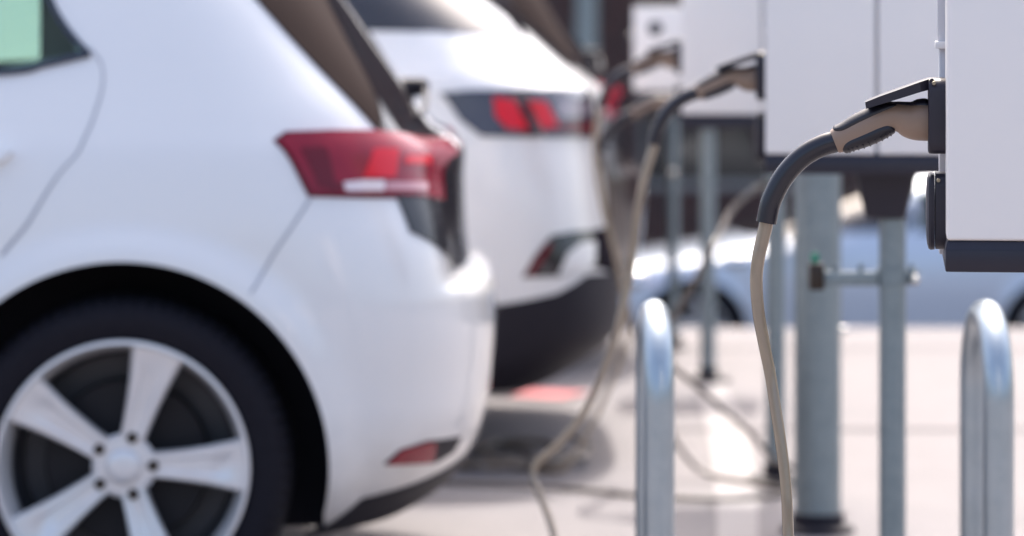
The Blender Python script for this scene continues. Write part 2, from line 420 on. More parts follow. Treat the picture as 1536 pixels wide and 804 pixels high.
# --- wheel (built once, axis y, outer face towards -y, centre at origin)
WHEEL = {}
def make_wheel(parent, loc, R=0.345, rim=0.262, phase=73, flip=False, name='wheel'):
    root = empty(name, loc, parent)
    if flip: root.rotation_euler = (0, 0, math.pi)
    key = (R, rim, phase)
    if key not in WHEEL:
        d = []
        hw = 0.108
        prof = [(rim - 0.006, -hw + 0.004), (rim + 0.010, -hw - 0.003), (rim + 0.035, -hw - 0.010), (R - 0.030, -hw - 0.006), (R - 0.016, -hw + 0.002), (R - 0.010, -hw + 0.010), (R - 0.004, -hw + 0.024), (R, -hw + 0.05), (R + 0.001, 0),
                (R, hw - 0.05), (R - 0.012, hw - 0.01), (R - 0.03, hw + 0.006), (rim + 0.03, hw + 0.008), (rim - 0.006, hw)]
        ty = lathe('tyre', prof, 'tyre_rubber', None, 288, mod=lambda i, j, r: r - (0.005 if (i in (4, 5, 6, 7) and (j % 4) < 2) else 0)); d.append((ty, None))
        rm = lathe('rim', [(rim - 0.002, -hw - 0.004), (rim - 0.004, -hw - 0.010), (rim - 0.010, -hw - 0.011), (rim - 0.014, -hw - 0.004), (rim - 0.018, -hw + 0.012), (rim - 0.030, -hw + 0.05), (rim - 0.034, hw - 0.02), (rim - 0.002, hw)], 'rim_silver', None, 96); d.append((rm, None))
        bk = lathe('barrel', [(rim - 0.0335, -hw + 0.06), (rim - 0.042, 0.0), (rim - 0.045, 0.06), (0.001, 0.062)], 'rim_dark', None, 64); d.append((bk, None))
        br = lathe('brake_disc', [(0.001, 0.012), (0.165, 0.012), (0.168, 0.016), (0.168, 0.034), (0.001, 0.036)], 'brake_dark', None, 64); d.append((br, None))
        rs = [0.030, 0.048, 0.066, 0.090, 0.13, 0.17, 0.205, 0.232, rim - 0.011]
        hwid = [0.026, 0.026, 0.027, 0.029, 0.034, 0.040, 0.047, 0.053, 0.059]
        dep = [-0.072, -0.074, -0.076, -0.079, -0.086, -0.093, -0.100, -0.105, -0.1085]
        thk = [0.055, 0.055, 0.05, 0.045, 0.04, 0.036, 0.033, 0.03, 0.028]
        for k in range(5):
            a = math.radians(phase + 72 * k); c, s_ = math.cos(a), math.sin(a); RR = []
            for r, h, y, tk in zip(rs, hwid, dep, thk):
                g = 0.005 if 0.07 < r < 0.215 else 0.0
                cs = [(-h * 0.92, y + tk), (-h, y + 0.010), (-h * 0.86, y), (-h * 0.5, y), (-h * 0.36, y + g), (h * 0.36, y + g), (h * 0.5, y), (h * 0.86, y), (h, y + 0.010), (h * 0.92, y + tk)]
                RR.append([(r * c - q * s_, yy, r * s_ + q * c) for q, yy in cs])
            d.append((rings('spoke', RR, 'rim_silver', None, sharp=30), None))
        hub = lathe('hub', [(0.001, -0.050), (0.056, -0.050), (0.064, -0.056), (0.066, -0.066), (0.058, -0.0745), (0.001, -0.0765)], 'rim_silver', None, 48); d.append((hub, None))
        cap_ = lathe('centre_cap', [(0.037, -0.074), (0.036, -0.082), (0.032, -0.086), (0.018, -0.0885), (0.001, -0.089)], 'rim_silver', None, 40); d.append((cap_, None))
        for k in range(5):
            a = math.radians(phase + 72 * k)
            lg = lathe('lug_nut', [(0.0125, -0.070), (0.0125, -0.0795), (0.0100, -0.0815), (0.0085, -0.0815), (0.008, -0.077), (0.001, -0.077)], 'lug_brown', None, 6)
            lg.location = (0.060 * math.cos(a), 0, 0.060 * math.sin(a)); d.append((lg, None))
        WHEEL[key] = [x[0] for x in d]
        for o in WHEEL[key]: o.parent = root
    else:
        for o in WHEEL[key]:
            c = o.copy(); COL.objects.link(c); c.parent = root
    return root

def lev(*a):
    out = []
    for lo, hi, n in a: out += list(np.linspace(lo, hi, n, endpoint=False))
    return out

# --- the near white hatchback
spec1 = dict(
    rec=[(0.185, 0), (0.66, 0), (0.685, .008), (0.705, .045), (0.725, .055), (0.80, .048), (0.90, .034), (0.965, .022), (0.985, .032), (1.015, .056), (1.1, .046), (1.23, .038), (1.29, .035), (1.40, .02), (1.44, 0), (1.572, 0)], rec_u=(0.38, 0.60),
    xr=[(0.185, .585), (0.225, .645), (0.27, .688), (0.314, .716), (0.388, .742), (0.50, .758), (0.595, .765), (0.665, .762), (0.70, .757), (0.80, .740), (0.90, .722), (0.975, .706), (1.02, .668), (1.10, .602), (1.23, .50), (1.29, .455), (1.40, .368), (1.44, .345), (1.465, .36), (1.50, .355), (1.53, .24), (1.55, -.05), (1.565, -.45), (1.572, -.8)],
    xf=[(0.185, -3.45), (0.2, -3.47), (0.4, -3.6), (0.6, -3.61), (0.75, -3.55), (0.85, -3.38), (0.93, -3.0), (0.99, -2.65), (1.03, -2.48), (1.2, -2.05), (1.4, -1.52), (1.5, -1.22), (1.54, -1.08), (1.56, -1.0), (1.572, -.92)],
    w=[(0.185, .82), (0.21, .85), (0.3, .88), (0.5, .897), (0.65, .902), (0.8, .895), (0.92, .880), (0.98, .868), (1.04, .846), (1.1, .822), (1.3, .742), (1.42, .688), (1.48, .655), (1.52, .60), (1.55, .50), (1.565, .38), (1.572, .28)],
    ar=[(0.185, .55), (0.5, .52), (0.7, .50), (0.98, .52), (1.05, .50), (1.3, .42), (1.5, .36), (1.572, .10)],
    nr=[(0.185, 2.5), (0.45, 3.3), (0.75, 3.2), (0.98, 2.7), (1.1, 2.9), (1.572, 2.6)],
    af=1.0, nf=2.7, arch=0.418, wb=2.77, wz=0.345, flare=0.020, crease=0.0, crease_z=0.985, xr_max=0.77, top=1.572,
    levels=lev((0.185, 0.66, 38), (0.66, 0.74, 14), (0.74, 0.96, 14), (0.96, 1.06, 12), (1.06, 1.44, 22), (1.44, 1.572, 22)) + [1.572])
C1Y = 7.27 + 0.90
c1 = Car(spec1, (-0.669, C1Y, 0))
def side_glass(c, root, pts, m, name='side_window', smooth=1):
    poly = c.trace(pts)
    for mir in (False, True): c.patch(name, poly, m, root, off=0.003, thick=0.006, step=0.035, smooth=smooth, mirror=mir)
    return poly

def build_car1():
    root = empty('parked_car', (-0.669, C1Y, 0))
    # rear door glass: traced corner, carried forward along the belt line
    wz0 = c1.trace([(133, 81), (72, -2), (2, 106)])
    (ua, za), (ub, zb), (uc, zc) = wz0
    s_ = (zc - za) / (uc - ua)
    ut = ua + (ub - ua) * (1.41 - za) / (zb - za)
    win = [(ua, za), (uc, zc)] + c1.xzpoly([(-0.7, 1.128), (-1.05, 1.12), (-1.05, 1.42)]) + [(ut, 1.41)]
    win2 = c1.xzpoly([(-1.13, 1.12), (-1.5, 1.11), (-1.80, 1.10), (-1.60, 1.25), (-1.36, 1.385), (-1.13, 1.415)])
    def xz(p): v = c1.pt(*p); return (v.x, v.z)
    def shrink(poly, k):
        q = [Vector(xz(p)) for p in poly]; ce = sum(q, Vector((0, 0))) / len(q); return [ce + (v - ce) * k for v in q]
    c1.body('body', 'white_paint', root, tunnels=[shrink(win, 0.95)])
    for mir in (False, True):
        c1.patch('side_window', win, 'green_glass', root, 0.003, 0.004, 0.05, 0, mir)
        c1.patch('side_window', win2, 'privacy_glass', root, 0.003, 0.006, 0.05, 1, mir)
        fr = [c1.trace([(138, 80), (70, -12), (60, -12), (128, 84)])]
        c1.seam('window_seal', [(ua - 0.006, za), ((ua + uc) / 2, (za + zc) / 2 - 0.004), (uc, zc - 0.004), (win[2][0], win[2][1] - 0.004), (win[3][0], win[3][1] - 0.004)], 'gloss_black', root, 0.016, 0.006, mir)
        c1.seam('window_seal', [(ua - 0.004, za - 0.004), (ub - 0.004, zb), (ut, 1.41)], 'gloss_black', root, 0.018, 0.006, mir)
        c1.seam('door_gap', c1.trace([(136, 74), (150, 92), (155, 112), (152, 140), (140, 178), (100, 248), (50, 322), (2, 384)]), 'seam', root, 0.0075, 0.0015, mir)
        c1.seam('bumper_gap', c1.trace([(466, 297), (440, 337), (410, 382), (376, 440)]), 'seam', root, 0.0045, 0.0015, mir)
        # tail lamp
        tl = c1.trace([(419, 213), (436, 201), (500, 199), (560, 199)]) + c1.trace([(600, 199), (640, 203)])
        low = c1.trace([(650, 293), (590, 293), (520, 293), (468, 291)])
        u_in = 0.26
        lamp = c1.patch('tail_light', [tl[0], tl[1], tl[2], tl[3], (0.50, 1.004), (0.42, 0.992), (u_in, 0.984), (u_in, 0.958), (0.36, 0.952), (0.41, 0.93), (0.43, 0.868), low[1], low[2], low[3]], 'red_lens', root, 0.010, 0.014, 0.018, 0, mir)
        lp_ = [tl[0], tl[1], tl[2], tl[3], (0.50, 1.004), (0.42, 0.992), (0.30, 0.984), (0.34, 0.952), (0.41, 0.93), (0.43, 0.872), low[1], low[3]]
        ce = sum((Vector(p) for p in lp_), Vector((0, 0))) / len(lp_)
        c1.patch('lamp_seal', [ce + Vector(((p[0] - ce.x) * 1.035, (p[1] - ce.y) * 1.09)) for p in lp_], 'dark_red_lens', lamp, 0.003, 0.005, 0.02, 0, mir)
        def el(pts, m, nm='lens'): c1.patch(nm, c1.trace(pts), m, lamp, 0.0125, 0.003, 0.012, 2, mir)
        el([(556, 226), (592, 226), (588, 268), (540, 268)], 'bright_red_lens')
        el([(604, 236), (640, 236), (638, 248), (602, 248)], 'bright_red_lens')
        el([(448, 224), (486, 224), (500, 280), (478, 284)], 'dark_red_lens')
        el([(512, 275), (545, 272), (572, 273), (572, 289), (516, 289)], 'white_lens')
        el([(574, 275), (636, 277), (634, 287), (574, 288)], 'pink_lens')
        el([(486, 277), (508, 276), (512, 288), (490, 288)], 'dark_red_lens')
        # reflector in the bumper
        c1.patch('bumper_recess', c1.trace([(574, 697), (600, 674), (640, 661), (692, 654), (680, 678), (652, 694)]), 'black_plastic', root, 0.002, 0.004, 0.014, 1, mir)
        c1.patch('reflector', c1.trace([(578, 696), (602, 674), (640, 663), (652, 663), (648, 692)]), 'red_lens', root, 0.005, 0.004, 0.012, 1, mir)
        # black side trim between the flank and the rear glass
        d = c1.trace([(386, 2), (470, 95), (562, 192)])
        ztop = 1.43; g_ = c1.trace([(490, 4), (570, 188)]); gk = (g_[0][0] - g_[1][0]) / (g_[0][1] - g_[1][1]); gl = lambda z: g_[1][0] + gk * (z - g_[1][1])
        k = (d[0][0] - d[2][0]) / (d[0][1] - d[2][1])
        c1.patch('pillar_trim', [d[2], d[1], d[0], (d[0][0] + k * (ztop - d[0][1]), ztop), (gl(ztop), ztop), (gl(1.2), 1.2), (gl(0.992), 0.990), (d[2][0] - 0.02, 0.990)], 'pillar_brown', root, 0.004, 0.006, 0.03, 0, mir)
        c1.patch('headlight', [(LR + LS + 0.30, 0.70), (LR + LS + 0.52, 0.63), (LR + LS + 0.80, 0.62), (LR + LS + 0.78, 0.70), (LR + LS + 0.5, 0.76), (LR + LS + 0.32, 0.78)], 'white_lens', root, 0.004, 0.006, 0.04, 1, mir)
        h = c1.at(0, 237)
        hd = c1.patch('door_handle', [(h[0] - 0.02, h[1] - 0.012), (h[0] - 0.02, h[1] + 0.012), (h[0] + 0.19, h[1] + 0.012), (h[0] + 0.19, h[1] - 0.014)], 'white_paint', root, 0.028, 0.03, 0.02, 2, mir)
        # mirrors on the front doors
    zg = [0.994, 1.06, 1.15, 1.25, 1.34, 1.42]
    c1.patch('rear_window', [(gl(z) - 0.008, z) for z in zg] + [(-gl(z) + 0.008, z) for z in zg[::-1]], 'rear_glass', root, 0.005, 0.008, 0.035, 0)
    dk = c1.trace([(596, 300), (604, 335), (640, 362), (672, 380)])
    zb = 0.722
    lowline = [(dk[0][0], 0.90), (dk[1][0] - 0.01, 0.815), (dk[1][0] - 0.10, 0.765), (dk[1][0] - 0.2, zb)]
    right = [(-p[0], p[1]) for p in lowline[::-1]]
    c1.patch('tailgate_panel', [lowline[0], lowline[1], lowline[2], lowline[3], right[0], right[1], right[2], right[3], (-0.50, 0.92), (-0.50, 0.965), (0.50, 0.965), (0.50, 0.92)], 'panel_black', root, 0.005, 0.008, 0.03, 0)
    zt = lambda u: 0.350 - 0.110 * min(1, abs(u) / 0.80) ** 1.3
    ue = c1.uofx(0.412, 0.215); ug = [ue - 2 * ue * i / 31 for i in range(32)]
    c1.patch('rear_skirt', [(u, zt(u)) for u in ug] + [(u, 0.19) for u in ug[::-1]], 'black_plastic', root, 0.004, 0.008, 0.03, 0)
    c1.patch('windscreen', [(LR + LS + 0.42, 1.05), (LR + LS + LF - 0.01, 1.06), (LR + LS + LF - 0.01, 1.47), (LR + LS + 0.55, 1.45)], 'privacy_glass', root, 0.004, 0.006, 0.05, 0)
    c1.patch('windscreen', [(LR + LS + 0.42, 1.05), (LR + LS + LF - 0.01, 1.06), (LR + LS + LF - 0.01, 1.47), (LR + LS + 0.55, 1.45)], 'privacy_glass', root, 0.004, 0.006, 0.05, 0, True)
    # rear wiper on its pivot
    wp = c1.pt(0.0, 1.095)
    wo = lathe('wiper_pivot', [(0.001, 0.055), (0.016, 0.052), (0.021, 0.040), (0.022, -0.01)], 'black_plastic', root, 24, axis='x'); wo.location = wp
    tube('wiper_arm', [wp + Vector((0.045, 0, 0)), c1.pt(0.10, 1.075) + Vector((0.035, 0, 0)), c1.pt(0.22, 1.05) + Vector((0.022, 0, 0.0)), c1.pt(0.30, 1.04) + Vector((0.014, 0, 0.0))], 0.006, 'black_plastic', root, 8)
    # seats seen through the glass
    for yy in (-0.38, 0.38):
        b = box('headrest', (-0.215, yy - 0.13, 1.08), (-0.06, yy + 0.13, 1.36), 'interior_brown', root, 0.04, 3)
    for wx in (0, -2.77):
        make_wheel(root, (wx, -0.79, 0.345)); make_wheel(root, (wx, 0.79, 0.345), flip=True)
    return root
car1 = build_car1()
tag(car1, 'white hatchback with wide all red tail light and silver five spoke alloy wheel', 'car')

# --- the second, taller white car
spec2 = dict(
    xr=[(0.19, .62), (0.23, .70), (0.29, .79), (0.345, .855), (0.40, .868), (0.455, .868), (0.56, .862), (0.64, .850), (0.80, .836), (0.915, .828), (1.02, .826), (1.045, .812), (1.08, .77), (1.237, .592), (1.295, .515), (1.45, .33), (1.49, .30), (1.51, .33), (1.55, .32), (1.58, .2), (1.605, -.1), (1.625, -.5), (1.635, -.9)],
    xf=[(0.19, -3.45), (0.3, -3.6), (0.5, -3.7), (0.75, -3.68), (0.92, -3.5), (1.02, -3.0), (1.08, -2.6), (1.12, -2.4), (1.3, -2.0), (1.5, -1.45), (1.58, -1.2), (1.61, -1.1), (1.635, -1.02)],
    w=[(0.19, .84), (0.3, .89), (0.5, .915), (0.7, .925), (0.9, .918), (1.0, .905), (1.08, .885), (1.17, .855), (1.35, .785), (1.5, .715), (1.56, .66), (1.6, .56), (1.625, .42), (1.635, .3)],
    ar=[(0.19, .36), (0.5, .38), (0.9, .46), (1.05, .50), (1.3, .45), (1.635, .2)],
    nr=[(0.19, 3.6), (0.5, 3.4), (1.0, 2.8), (1.2, 2.6), (1.635, 2.5)],
    af=1.0, nf=2.7, arch=0.43, wb=2.77, wz=0.36, flare=0.016, crease=0.010, crease_z=1.07, xr_max=0.87, top=1.635,
    levels=lev((0.19, 0.36, 14), (0.36, 1.0, 36), (1.0, 1.12, 14), (1.12, 1.46, 18), (1.46, 1.635, 24)) + [1.635])
C2Y = 9.88 + 0.92
c2 = Car(spec2, (-0.38, C2Y, 0))
def build_car2():
    root = empty('parked_car', (-0.38, C2Y, 0))
    c2.body('body', 'white_paint', root)
    for mir in (False, True):
        q = c2.trace([(792, 68), (722, 50), (560, 46), (745, 1)])
        ra, rb, rc, rd = q
        k = (rd[0] - ra[0]) / (rd[1] - ra[1])
        c2.patch('quarter_window', [ra, rb, rc, (rc[0] + 0.45, rc[1] - 0.02), (rc[0] + 0.45, 1.49), (ra[0] + k * (1.49 - ra[1]), 1.49)], 'privacy_glass', root, 0.004, 0.006, 0.05, 1, mir)
        c2.patch('side_window', [(rc[0] + 0.50, rc[1] - 0.022), (rc[0] + 1.35, rc[1] - 0.05), (rc[0] + 1.30, 1.48), (rc[0] + 0.50, 1.49)], 'privacy_glass', root, 0.004, 0.006, 0.06, 1, mir)
        lamp = c2.patch('tail_light', c2.trace([(660, 139), (700, 136), (800, 136), (880, 135)]) + [(0.45, 1.015), (0.45, 0.915)] + c2.trace([(890, 206), (800, 206), (722, 205), (690, 180)]), 'smoked_lens', root, 0.008, 0.012, 0.02, 0, mir)
        def el(pts, m): c2.patch('lens', c2.trace(pts), m, lamp, 0.0105, 0.003, 0.015, 1, mir)
        el([(738, 146), (770, 150), (792, 196), (760, 194), (742, 175)], 'bright_red_lens')
        el([(788, 152), (815, 152), (835, 190), (812, 196)], 'bright_red_lens')
        el([(812, 196), (826, 186), (886, 184), (886, 200)], 'dark_red_lens')
        el([(828, 152), (878, 152), (878, 176), (836, 178)], 'dim_lens')
        vent = c2.patch('bumper_vent', c2.trace([(783, 416), (800, 385), (826, 353), (860, 347), (885, 346)]) + [(0.40, 0.655), (0.40, 0.50)] + c2.trace([(880, 400), (840, 414)]), 'gloss_black', root, 0.004, 0.006, 0.02, 0, mir)
        c2.patch('vent_panel', c2.trace([(836, 412), (850, 380), (870, 364), (890, 362), (888, 398)]), 'white_paint', vent, 0.008, 0.005, 0.02, 1, mir)
        c2.patch('reflector', c2.trace([(786, 413), (802, 388), (822, 362), (828, 366), (810, 396), (800, 412)]), 'dark_red_lens', vent, 0.007, 0.004, 0.014, 1, mir)
        c2.patch('headlight', [(LR + LS + 0.30, 0.82), (LR + LS + 0.55, 0.74), (LR + LS + 0.80, 0.74), (LR + LS + 0.78, 0.82), (LR + LS + 0.5, 0.88)], 'white_lens', root, 0.004, 0.006, 0.04, 1, mir)
        c2.seam('bumper_gap', [(0.98, 0.86), (0.99, 0.80), (1.02, 0.74)], 'seam', root, 0.005, 0.0015, mir)
    cl = c2.trace([(742, 458), (790, 450), (835, 440), (880, 412)])
    c2.patch('lower_cladding', [(1.0, 0.21), (1.0, cl[0][1] - 0.005), *cl, (0.40, 0.52), (0.38, 0.66), (-0.38, 0.66), (-0.40, 0.52), *[(-p[0], p[1]) for p in cl[::-1]], (-1.0, cl[0][1] - 0.005), (-1.0, 0.21)], 'black_plastic', root, 0.003, 0.006, 0.03, 0)
    c2.patch('rear_window', [(-0.36, 1.10), (0.36, 1.10), (0.34, 1.46), (-0.34, 1.46)], 'privacy_glass', root, 0.006, 0.008, 0.05, 1)
    for mir in (False, True):
        c2.patch('windscreen', [(LR + LS + 0.42, 1.15), (LR + LS + LF - 0.01, 1.16), (LR + LS + LF - 0.01, 1.55), (LR + LS + 0.55, 1.53)], 'privacy_glass', root, 0.004, 0.006, 0.06, 0, mir)
    for wx in (0, -2.77):
        make_wheel(root, (wx, -0.81, 0.345), phase=40); make_wheel(root, (wx, 0.81, 0.345), phase=40, flip=True)
    return root
car2 = build_car2()
tag(car2, 'taller white car with smoked tail light and black lower bumper, beyond the hatchback', 'car')

def repaint(root, m, extra=None):
    for o in root.children:
        if o.name.split('.')[0] in ('body', 'door_handle'):
            o.material_slots[0].link = 'OBJECT'; o.material_slots[0].material = MATS[m]
car3 = copy_tree(car1); repaint(car3, 'dark_paint'); car3.location = (-0.065, 12.5 + 0.9, 0)
tag(car3, 'dark car with red tail light, mostly hidden behind the taller white car', 'car')
car4 = copy_tree(car1); repaint(car4, 'silver_paint'); car4.scale = (0.94, 0.94, 0.94)
car4.location = (1.738 + 2.77 * 0.94, 26.0 + 0.85, -1.405)
def ellipsoid(name, c, rad, m, parent):
    bm = bmesh.new(); bmesh.ops.create_uvsphere(bm, u_segments=48, v_segments=24, radius=1)
    for v in bm.verts: v.co = Vector((v.co.x * rad[0], v.co.y * rad[1], v.co.z * rad[2]))
    me = bpy.data.meshes.new(name); bm.to_mesh(me); bm.free(); me.shade_smooth()
    o = link(name, me, m, parent); o.location = c; return o
for sg in (-1, 1):                      # chrome ellipsoids added at mirrors, nose and fenders to throw sun glints
    ellipsoid('glint_mirror', (-1.95, sg * 1.0, 1.03), (0.11, 0.12, 0.085), 'chrome', car4)
    ellipsoid('front_glint_ball', (-3.20, sg * 0.72, 0.74), (0.13, 0.12, 0.10), 'chrome', car4)
    ellipsoid('fender_glint_ball', (-2.45, sg * 0.87, 0.90), (0.12, 0.05, 0.06), 'chrome', car4)
tag(car4, 'silver blue car parked on the lower street beyond the paving edge', 'car')

# ------------------------------------------------------------------ charging stations
PHI = math.atan(0.122)
S0 = 4.42
STEP = 2.57
ORG = px(1420, 408, S0)
EX = Vector((math.cos(PHI), -math.sin(PHI), 0)); EY = Vector((math.sin(PHI), math.cos(PHI), 0)); EZ = Vector((0, 0, 1))
POLE = ORG + EX * 0.245 + EY * 0.13; POLE.z = 0
# frame of the box: origin at the left front lower corner; everything of a station is stored relative to the pole foot
FR = Matrix.Translation(ORG - POLE) @ Matrix(((EX.x, EY.x, 0, 0), (EX.y, EY.y, 0, 0), (0, 0, 1, 0), (0, 0, 0, 1)))
SK = 4.549 / F                         # metres per photo pixel on the socket plane
ZB = ORG.z
def lpx(x, y, c=0.13): return FR @ Vector((-(1418 - x) * SK, c, (EYE - (y - CY) * SK) - ZB))

def screw(parent, p, nrm_axis='x', r=0.0027):
    s_ = lathe('screw', [(0.0001, -0.003), (r * .8, -0.003), (r, -0.0015), (r, 0.002)], 'brass', parent, 14, axis='y')
    s_.matrix_local = Matrix.Translation(p) @ Matrix.Rotation(-PHI, 4, 'Z'); return s_

def rrect(cx, cz, hw, hh, r, n=6):
    out = []
    for qx, qz, a0 in ((1, 1, 0), (-1, 1, 90), (-1, -1, 180), (1, -1, 270)):
        for i in range(n + 1):
            a = math.radians(a0 + 90 * i / n); out.append((cx + qx * (hw - r) + r * math.cos(a), cz + qz * (hh - r) + r * math.sin(a)))
    return out

def make_station(top=1.60, emblem=False, opened=True):
    root = empty('charging_station', POLE)
    W, D = 0.43, 0.27
    h = top - ZB; bz = 0.0385
    g = 0.215
    box('left_panel', (0, 0, bz), (g - 0.003, 0.125, h), 'box_white', root, 0.0045, 3, FR)
    box('right_panel', (g + 0.003, 0, bz), (W, 0.125, h), 'box_white', root, 0.0045, 3, FR)
    hs = box('back_housing', (0.003, 0.018, bz - 0.001), (W - 0.003, D, h - 0.004), 'box_grey', root, 0.004, 2, FR)
    # side rail standing a few millimetres proud of the housing, in two lengths with a clip between
    zc = EYE - (69 - CY) * SK - ZB
    box('side_rail', (-0.0065, 0.20, 0.008), (0.004, D - 0.01, zc - 0.002), 'box_grey', root, 0.0015, 2, FR)
    box('side_rail', (-0.0085, 0.20, zc + 0.003), (0.004, D - 0.01, h - 0.03), 'box_grey', root, 0.0015, 2, FR)
    box('rail_clip', (-0.0115, 0.19, zc - 0.004), (0.004, D - 0.004, zc + 0.005), 'box_white', root, 0.001, 2, FR)
    b1 = box('base_strip', (-0.0015, -0.0015, 0.0), (W + 0.0015, D + 0.002, bz - 0.010), 'charcoal', root, 0.002, 2, FR)
    # chamfered upper lip of the base strip
    i_, z0, z1 = 0.006, bz - 0.010, bz - 0.0005
    lo = [(-0.0015, -0.0015), (W + .0015, -0.0015), (W + .0015, D + .002), (-0.0015, D + .002)]; hi_ = [(0.001, i_ - .002), (W - .001, i_ - .002), (W - .001, D - i_), (0.001, D - i_)]
    rings('base_lip', [[FR @ Vector((*p, z0 - .001)) for p in lo], [FR @ Vector((*p, z1)) for p in hi_]], 'charcoal', root, sharp=20)
    cx_, cy_ = 0.224, 0.13
    secs = [(0.062, 0.060, 0.0), (0.058, 0.056, -0.012), (0.040, 0.040, -0.088), (0.034, 0.034, -0.092)]
    R = [[FR @ Vector((cx_ + 0.010 + (a if a > 0 else a) , 0, 0)) for a in ()] for _ in ()]
    R = [[FR @ Vector((p[0], p[1], z)) for p in rrect(cx_ + 0.008, cy_, hx, hy, 0.012, 4)] for hx, hy, z in secs]
    rings('bracket', R, 'charcoal', root, sharp=30)
    lathe('pole', [(0.0265, 0.012), (0.0265, ZB - 0.085)], 'galvanised', root, 32, axis='z', cap=True)
    lathe('foot', [(0.075, 0.0), (0.075, 0.014), (0.068, 0.018), (0.034, 0.022), (0.032, 0.05), (0.0266, 0.052)], 'black_plastic', root, 32, axis='z', cap=True)
    if emblem:
        e = lathe('emblem', [(0.0001, -0.0025), (0.022, -0.0025), (0.024, -0.001), (0.024, 0.002)], 'charcoal', root, 32, axis='y')
        e.matrix_local = Matrix.Translation(FR @ Vector((0.075, 0, 0.25))) @ Matrix.Rotation(-PHI, 4, 'Z')
    # --- two sockets on the left side face
    def fl(x, c, y): return lpx(x, y, c)
    for which, dy in (('up', 0), ('low', 142)):
        R = []
        cz = (EYE - (173 + dy - CY) * SK) - ZB; hh = 56.5 * SK; hw = 0.044
        for xo, k in ((0.0, 1.0), (0.0175, 1.0), (0.0205, 0.985), (0.0215, 0.95)):
            R.append([FR @ Vector((-xo, 0.13 + p[0], p[1])) for p in rrect(0, cz, hw * k, hh * (k if k < 1 else 1), 0.016 if k == 1 else 0.015, 6)])
        shut = which == 'low' or not opened
        if shut:
            R = [[FR @ Vector((-x0, 0.13 + p[0], p[1])) for p in rrect(0, cz, hw * k, hh * k, 0.016, 6)] for x0, k in ((0.0, 1.0), (0.0125, 1.0))]
        so = rings('socket', R, 'charcoal', root, sharp=30)
        zt = cz + hh - 0.004
        if shut:
            L_ = [[FR @ Vector((-x0, 0.13 + p[0], p[1])) for p in rrect(0, cz - 0.001, hw * k, hh * k, 0.016 * k, 6)] for x0, k in ((0.0135, 0.99), (0.0185, 1.0), (0.0210, 0.97), (0.0228, 0.85), (0.0238, 0.6), (0.0242, 0.2))]
            rings('lid', L_, 'charcoal', so, sharp=30)
            screw(so, FR @ Vector((-0.009, 0.13 - hw - 0.0005, zt - 0.004)))
        else:
            screw(so, FR @ Vector((-0.0145, 0.13 - hw - 0.0005, zt - 0.002)))
            if True:
                # lid standing open, its free edge resting over the plug
                top_l = [(1396, 116), (1380, 121), (1350, 132), (1322, 142), (1299, 151.5)]
                th = [17, 16, 14.5, 13, 11]; wd = [0.030, 0.041, 0.043, 0.042, 0.036]
                R = []
                for (x, y), t_, w_ in zip(top_l, th, wd):
                    r = 0.0035
                    R.append([lpx(x + 1.5 * q[2], y + q[1], 0.13 + q[0]) for q in ((-w_, 1.2, 0), (-w_ + .004, 0, 0), (w_ - .004, 0, 0), (w_, 1.2, 0), (w_, t_, 1), (w_ - .004, t_, 1), (w_ - .004, t_ * .55, 1), (-w_ + .004, t_ * .55, 1), (-w_ + .004, t_, 1), (-w_, t_, 1))])
                rings('lid', R, 'charcoal', so, sharp=30)
                c = FR @ Vector((0, 0, 0))
                tube('hinge_pin', [lpx(1398, 121, 0.13 - 0.040), lpx(1398, 121, 0.13 + 0.040)], 0.0035, 'charcoal', so, 12, 1, smooth=False)
    return root

st1 = make_station()
tag(st1, 'white charging box with open socket lid over plug and closed socket lid below', 'charger', 'charging stations in a row')
st2 = copy_tree(st1); st2.location.y += STEP
tag(st2, 'white charging box on galvanised pole with clamp bracket halfway down', 'charger', 'charging stations in a row')
st3 = copy_tree(st1); st3.location.y += 2 * STEP
tag(st3, 'white charging box with two cables plugged into its side, one above the other', 'charger', 'charging stations in a row')
st4 = make_station(top=1.275, emblem=True, opened=False); st4.location.y += 3 * STEP
tag(st4, 'lower white charging box with small round dark emblem, last in the row', 'charger', 'charging stations in a row')

# ------------------------------------------------------------------ charging cables
def handle_axis():
    # photo pixels: axis point, half height across the axis, half width in metres
    return [((1396, 180.5), 31.0, 0.0270), ((1385, 180.5), 31.0, 0.0270), ((1374, 181), 29.6, 0.0260), ((1364, 180), 26.8, 0.0242), ((1353, 177), 23.0, 0.0220), ((1342, 176), 21.5, 0.0205),
            ((1330, 178.5), 22.5, 0.0200), ((1317, 184), 24.0, 0.0198), ((1302, 191), 24.2, 0.0195), ((1287, 198), 23.2, 0.0190), ((1274, 204), 21.0, 0.0180), ((1265, 208), 20.2, 0.0172), ((1258, 211), 19.6, 0.0168), ((1253, 213), 18.2, 0.0155)]
HA = handle_axis()
hc = crom([Vector((a[0][0], a[0][1], 0)) for a in HA], 4)
hh_ = crom([Vector((a[1], a[2] * 1000, 0)) for a in HA], 4)
def hsurf(t_, th, off=0.0):
    """t 0..1 along the handle, th around it (90 deg = top)"""
    f = t_ * (len(hc) - 1); i = min(int(f), len(hc) - 2); q = f - i
    c = hc[i].lerp(hc[i + 1], q); r = hh_[i].lerp(hh_[i + 1], q)
    d = (hc[min(i + 2, len(hc) - 1)] - hc[max(i - 1, 0)]).normalized()
    n = Vector((-d.y, d.x, 0));  n = n if n.y < 0 else -n          # up in the picture
    ex = 2 / 2.4
    cs, sn = math.cos(th), math.sin(th)
    a = math.copysign(abs(cs) ** ex, cs) * (r.y / 1000 + off); b = math.copysign(abs(sn) ** ex, sn) * (r.x + off / SK)
    return lpx(c.x + n.x * b, c.y + n.y * b, 0.13 + a)
